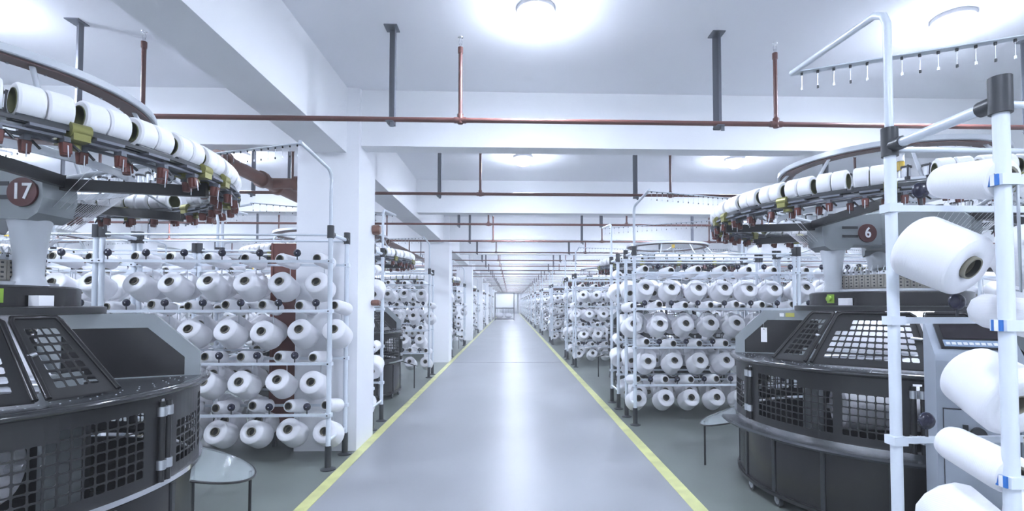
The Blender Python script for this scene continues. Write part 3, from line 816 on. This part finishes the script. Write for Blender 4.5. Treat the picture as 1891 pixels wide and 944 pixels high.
def tens_mb(n=12):
    return MB().ball((0, 0, 0.068), 0.036, 'navy', n, 8, (1, 0.6, 1)).tube((0, 0, 0), (0, 0, 0.05), 0.006, 'black', n=6).ball((0, -0.0215, 0.068), 0.006, 'steel', 6, 4)
def rack_xf(q, side, face):
    """side -1: extends to -X; face -1: yarn side towards -Y (camera), +1: away"""
    m_ = Matrix.Diagonal((side, -face, 1, 1)); q.xf(m_); return q
def rack_proto(side, face):
    t = empty('creel_rack')
    for nm, mb, ch in rack_parts(face, side):
        o = rack_xf(mb, side, face).build(nm, t)
        for cn, cm in ch: rack_xf(cm, side, face).build(cn, o)
    tm = rack_xf(tens_mb(), side, face).mesh('tension_disc')
    for y in (0,):
        for ri, z in enumerate(RODZ):
            for c in [OFFS[face][ri] + 0.348 * i for i in range(6)]:
                o = bpy.data.objects.new('tension_disc', tm); COL.objects.link(o); o.parent = t
                o.location = ((c + 0.11) * side, y * -face, z + 0.01)
    return t
def rack_lod(side, face):
    q = MB()
    for nm, mb, ch in rack_parts(face, side):
        q.join(mb)
        for cn, cm in ch: q.join(cm)
    for ri, z in enumerate(RODZ):
        for c in [OFFS[face][ri] + 0.348 * i for i in range(6)]: q.join(tens_mb(8).xf(Matrix.Translation((c + 0.11, 0, z + 0.01))))
    return rack_xf(q, side, face).mesh('creel_rack')
racks = []     # (x, y, side, face, label-phrase, unit, k, near)
def Lr(k): return LYC[k]
def Rr(k): return RYC[k]
for k in range(12):
    for u in (0, 1):
        xl = -1.70 - u * (RW + 0.06); xr = 1.60 + u * (RW + 0.06)
        if k < len(LYC): racks.append((xl, Lr(k) + 2.04, -1, -1, k, u))
        racks.append((xr, Rr(k) + 2.33, 1, -1, k, u))
        if 0 < k < len(LYC): racks.append((xl, Lr(k) - 1.86, -1, 1, k, u))
        racks.append((xr, Rr(k) - 2.05, 1, 1, k, u))
protos = {}; lods = {}
def rack_phrase(side, face, k, u):
    return '%s creel %s %s' % ('aisle' if u == 0 else 'outer', 'behind' if face < 0 else 'before', mname(side, k))
near_list = []
for (x, y, side, face, k, u) in racks:
    near = (k == 0) or (k == 1 and (u == 0 or face < 0))
    if near:
        if (side, face) not in protos:
            protos[(side, face)] = rack_proto(side, face); o = protos[(side, face)]
        else: o = copy_tree(protos[(side, face)])
        near_list.append(o)
    else:
        if (side, face) not in lods: lods[(side, face)] = rack_lod(side, face)
        o = bpy.data.objects.new('creel_rack', lods[(side, face)]); COL.objects.link(o)
    o.location = (x, y, 0)
    tag(o, 'white tubular yarn ' + rack_phrase(side, face, k, u) + (' on the left' if k == 0 and side < 0 else ' on the right' if k == 0 else ' of the aisle'), 'rack', 'creel racks along the aisle')
# outer creels, far left
for k in range(4):
    for side, x in ((-1, -7.3), (1, 7.2)):
        for face, dy in ((-1, 2.3), (1, -2.0)):
            if face > 0 and k == 0: continue
            yb_ = (LYC if side < 0 else RYC)[k]
            o = bpy.data.objects.new('creel_rack', lods[(side, face)]); COL.objects.link(o); o.location = (x, yb_ + dy, 0)
            racks.append((x, yb_ + dy, side, face, 90 + k, 2))
            tag(o, 'white creel in the outermost %s row, %s %s from the camera' % ('left' if side < 0 else 'right', ordn(k), 'camera-facing one' if face < 0 else 'away-facing one'), 'rack', 'outermost creel racks')

# ------------------------------------------------------------------ yarn packages
def cone_mb(n=28):
    # axis +Z = tip; base at z=0
    q = MB().lathe([(0.040, 0.012), (0.095, 0.0), (0.118, 0.006), (0.127, 0.022), (0.126, 0.05), (0.117, 0.195), (0.115, 0.209), (0.108, 0.217), (0.062, 0.220), (0.044, 0.215)], 'yarn', n, shared=True)
    return q
def cone_core_mb(n=18):
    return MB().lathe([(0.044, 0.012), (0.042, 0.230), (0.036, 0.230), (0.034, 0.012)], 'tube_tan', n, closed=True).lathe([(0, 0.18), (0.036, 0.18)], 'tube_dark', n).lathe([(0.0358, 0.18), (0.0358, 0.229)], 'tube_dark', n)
def small_mb(n=22):
    return MB().lathe([(0.036, 0.0), (0.058, 0.0), (0.066, 0.012), (0.068, 0.04), (0.063, 0.22), (0.056, 0.245), (0.038, 0.25)], 'yarn', n, shared=True)
def small_core_mb(n=16):
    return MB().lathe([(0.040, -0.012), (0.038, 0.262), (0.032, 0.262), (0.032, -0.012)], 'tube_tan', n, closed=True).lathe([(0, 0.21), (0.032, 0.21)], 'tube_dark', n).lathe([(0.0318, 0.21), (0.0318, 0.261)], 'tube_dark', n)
cm_, cc_, sm_, sc_ = cone_mb().mesh('yarn_wrap'), cone_core_mb().mesh('core'), small_mb().mesh('yarn_wrap'), small_core_mb().mesh('core')
lowc = cone_mb(12).join(cone_core_mb(8)); lows = small_mb(9).join(small_core_mb(7))
cands = {'big': [], 'small': []}
rng = random.Random(3)
for (x, y, side, face, k, u) in racks:
    for ri, z in enumerate(RODZ):
        for ci in range(6):
            cb, cs = OFFB[face][ri] + 0.348 * ci, OFFS[face][ri] + 0.348 * ci
            jx = rng.uniform(-0.012, 0.012)
            tl = R(27 + rng.uniform(-4, 4))
            for pl in (0, 1):
                if pl and ((face > 0 and k == 0) or (side < 0 and ci < 2)): continue
                cands['big'].append((x + side * (cb + jx - 0.035 + 0.10 * pl), y - face * (0.38 + 0.34 * pl), z - 0.285 + 0.03 * pl, face, tl, side, k, u, ri, ci, pl))
            tl2 = R(9 + rng.uniform(-3, 3))
            cands['small'].append((x + side * (cs + jx - (0.05 if face < 0 else 0.0)), y - face * (0.47 if k == 0 and face > 0 else 0.42), z + 0.01, face, tl2, side, k, u, ri, ci, 0))
def rank(c):
    a, b, d = px(c[0], c[1], c[2])
    if not (-20 < a < 1911 and -20 < b < 964): return 1e6 + d
    pen = 1.0
    if c[10] == 1: pen = 1.25
    if c[3] > 0: pen *= 1.12
    if c[5] < 0 and c[6] == 1 and c[3] > 0 and c[7] == 1: pen *= 4
    if c[7] == 1 and c[6] >= 1: pen *= 1.3
    if c[6] >= 90: pen *= 2.5
    return d * pen
def orient(c):
    # tip direction: +Z -> (0, face*cos, sin)
    f, tl = c[3], c[4]
    yw = (R(4 if tl > 0.25 else 11) * c[5]) if f < 0 else 0.0          # turned a little outward, to the machine's middle
    v = Vector((math.sin(yw) * math.cos(tl), f * math.cos(yw) * math.cos(tl), math.sin(tl)))
    return v.to_track_quat('Z', 'Y')
for kind, wrap, core, low, nm in (('big', cm_, cc_, lowc, 'yarn_cone'), ('small', sm_, sc_, lows, 'yarn_bobbin')):
    L = sorted(cands[kind], key=rank)
    for c in L[:300]:
        (cx, cy, cz, face, tl, side, k, u, ri, ci, pl) = c
        if kind == 'big':
            lab = 'white yarn cone, %s side, %s row, %s from aisle, %s' % ('front' if pl == 0 else 'rear', ordn(ri), ordn(ci), rack_phrase(side, face, k, u))
        else:
            lab = 'small white yarn bobbin, %s row, %s from aisle, %s' % (ordn(ri), ordn(ci), rack_phrase(side, face, k, u))
        if side < 0 and k == 0 and u == 0 and face < 0: lab = lab.replace('aisle creel behind machine 17', 'creel before the left column')
        t = empty(nm, (cx, cy, cz), label=lab, cat='yarn cone' if kind == 'big' else 'yarn bobbin', group='yarn cones on the creels' if kind == 'big' else 'small yarn bobbins on the creels')
        t.rotation_mode = 'QUATERNION'; t.rotation_quaternion = orient(c)
        flip = kind == 'big' and side > 0 and k == 0 and face > 0 and ci == 0 and ri == 0
        if flip:
            t['label'] = 'big white yarn cone at right edge, cardboard core end turned toward the camera'
            t.rotation_quaternion = Vector((0.25, -0.8, -0.45)).normalized().to_track_quat('Z', 'Y'); t.location.y += 0.28; t.location.z += 0.12
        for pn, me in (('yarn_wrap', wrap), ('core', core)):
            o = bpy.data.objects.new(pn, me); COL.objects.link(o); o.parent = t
    far = MB()
    lv = [Vector(p) for p in low.v]
    for mm in low.mats: far.mi(mm)
    for c in L[300:]:
        if c[1] > 45 and (c[10] == 1 or c[7] > 0): continue
        m_ = Matrix.Translation((c[0], c[1], c[2])) @ orient(c).to_matrix().to_4x4()
        b = len(far.v); far.v += [tuple(m_ @ p) for p in lv]
        far.f += [tuple(b + i for i in f) for f in low.f]; far.s += low.s; far.m += low.m
    far.build(nm + 's', label='white %s filling the distant creels down the hall' % ('yarn cones' if kind == 'big' else 'small yarn bobbins'), cat='yarn cones' if kind == 'big' else 'yarn bobbins',
              group='yarn cones on the creels' if kind == 'big' else 'small yarn bobbins on the creels', kind='stuff')

# blue tape on the clamps of the nearest right-hand creel
for z in RODZ[:3]:      # blue tape on the clamps of the nearest right-hand creel
    MB().box((-0.032, -RD, z), (0.007, 0.036, 0.036), 'blue').box((-0.034, -RD, z), (0.005, 0.014, 0.036), 'white_plain').build('tape', protos[(1, 1)])

# ------------------------------------------------------------------ control cabinet
t = empty('control_cabinet', (2.485, 2.594, 0), R(-28), label='blue-grey control cabinet with sloped display beside machine 6', cat='cabinet')
t.scale = (0.74, 0.86, 1.0)
fr = lambda a, w_, z: (w_, a, z)
MB().prism([(0.0, 0.04), (0.0, 1.24), (0.015, 1.275), (0.03, 1.285), (0.25, 1.44), (0.28, 1.45), (0.28, 0.04)], 0.50, 'cabinet', fr).build('body', t)
MB().box((0, 0.15, 0.02), (0.44, 0.24, 0.04), 'black').build('plinth', t)
q = MB().box((0, -0.004, 0.55), (0.42, 0.008, 0.86), 'cabinet')
for s_ in (-1, 1): q.box((s_ * 0.212, -0.003, 0.55), (0.004, 0.008, 0.87), 'black')
q.box((0, -0.003, 0.985), (0.43, 0.008, 0.004), 'black')
d_ = q.build('door', t)
MB().tube((-0.02, -0.008, 0.85), (-0.02, -0.035, 0.85), 0.048, 'black', n=24).tube((-0.02, -0.035, 0.85), (-0.02, -0.04, 0.85), 0.01, 'steel', n=10).build('turn_knob', d_)
MB().box((-0.09, -0.012, 0.89), (0.03, 0.015, 0.03), 'black').build('latch', d_)
q = MB().box((-0.13, -0.02, 1.10), (0.014, 0.02, 0.13), 'black').box((-0.05, -0.03, 1.12), (0.05, 0.06, 0.14), 'black').box((-0.095, -0.02, 1.15), (0.07, 0.02, 0.016), 'black').box((-0.01, -0.035, 1.12), (0.05, 0.05, 0.12), 'white_plain')
q.build('emergency_switch', t)
sl = math.atan2(0.155, 0.22)
rx = Matrix.Rotation(sl, 3, 'X'); cpt = Vector((0, 0.138, 1.365)); nrm = rx @ Vector((0, 0, 1))
q = MB().box(tuple(cpt + nrm * 0.006), (0.40, 0.22, 0.012), 'dark', mx=rx); s1 = q.build('display_bezel', t)
MB().box(tuple(cpt + nrm * 0.0135 + rx @ Vector((0, 0.03, 0))), (0.34, 0.12, 0.003), 'screen', mx=rx).build('screen', s1)
q = MB().box(tuple(cpt + nrm * 0.0135 + rx @ Vector((0, -0.075, 0))), (0.36, 0.055, 0.003), 'keypad', mx=rx)
for i in range(10): q.box(tuple(cpt + nrm * 0.016 + rx @ Vector((-0.155 + 0.034 * i, -0.08, 0))), (0.024, 0.02, 0.004), 'white_plain', mx=rx)
q.build('keypad', s1)

# ------------------------------------------------------------------ far end: cage trolley and curtains
t = empty('cage_trolley', (-0.50, 45.0, 0), label='tall black-framed cage trolley with white bundles standing in the aisle far away', cat='trolley')
q = MB()
for x in (-0.85, 0.85):
    for y in (0, 0.8): q.box((x, y, 1.30), (0.07, 0.07, 2.5), 'black')
for y in (0, 0.8):
    for z in (0.16, 1.15, 2.52): q.box((0, y, z), (1.77, 0.06, 0.07), 'black')
for x in (-0.85, 0.85):
    for z in (0.16, 1.15, 2.52): q.box((x, 0.4, z), (0.06, 0.8, 0.07), 'black')
q.build('frame', t)
MB().box((0, 0.4, 0.22), (1.7, 0.8, 0.04), 'galv').build('shelf', t)
q = MB()
for i in range(12): q.box((-0.78 + 0.142 * i, 0.02, 0.95), (0.02, 0.02, 0.4), 'black')
q.build('lower_grille', t)
MB().box((0.02, 0.04, 1.85), (1.55, 0.02, 1.25), 'white_plain').build('upper_panel', t)
for x, wd in ((-0.45, 0.7), (0.35, 0.75)): pass
for i, (x, z, r_) in enumerate(((-0.45, 0.50, 0.26), (0.35, 0.48, 0.24))):
    MB().ball((x - 0.5, 45.4, z), r_, 'fabric', 20, 12, (1.4, 1, 1)).build('fabric_bundle', label='white fabric bundle on the %s of the cage trolley shelf' % ('left' if i == 0 else 'right'), cat='bundle', group='bundles in the cage trolley')
def curtain(x0, x1, nm):
    q = MB(); n = 80; vs = []
    for i in range(n + 1):
        f = i / n; x = x0 + (x1 - x0) * f; yv = 0.07 * math.sin(f * 40) + 0.03 * math.sin(f * 93)
        vs += [(x, Y1 - 0.6 + yv, 0.0), (x, Y1 - 0.6 + yv * 0.7, 3.2), (x, Y1 - 0.57 + yv, 0.0), (x, Y1 - 0.57 + yv * 0.7, 3.2)]
    fs = []
    for i in range(n):
        a = 4 * i; fs += [(a, a + 4, a + 5, a + 1), (a + 2, a + 3, a + 7, a + 6), (a, a + 2, a + 6, a + 4), (a + 1, a + 5, a + 7, a + 3)]
    q.add(vs, fs, 'curtain', True)
    t = empty('curtain', label='white hanging curtain at the %s end of the aisle' % nm, cat='curtain', group='curtains on the end wall')
    q.build('drape', t); MB().tube((x0 - 0.1, Y1 - 0.58, 3.22), (x1 + 0.1, Y1 - 0.58, 3.22), 0.03, 'galv').build('rail', t)
curtain(-1.2, 1.1, 'left half of the far'); curtain(1.35, 3.4, 'right half of the far')
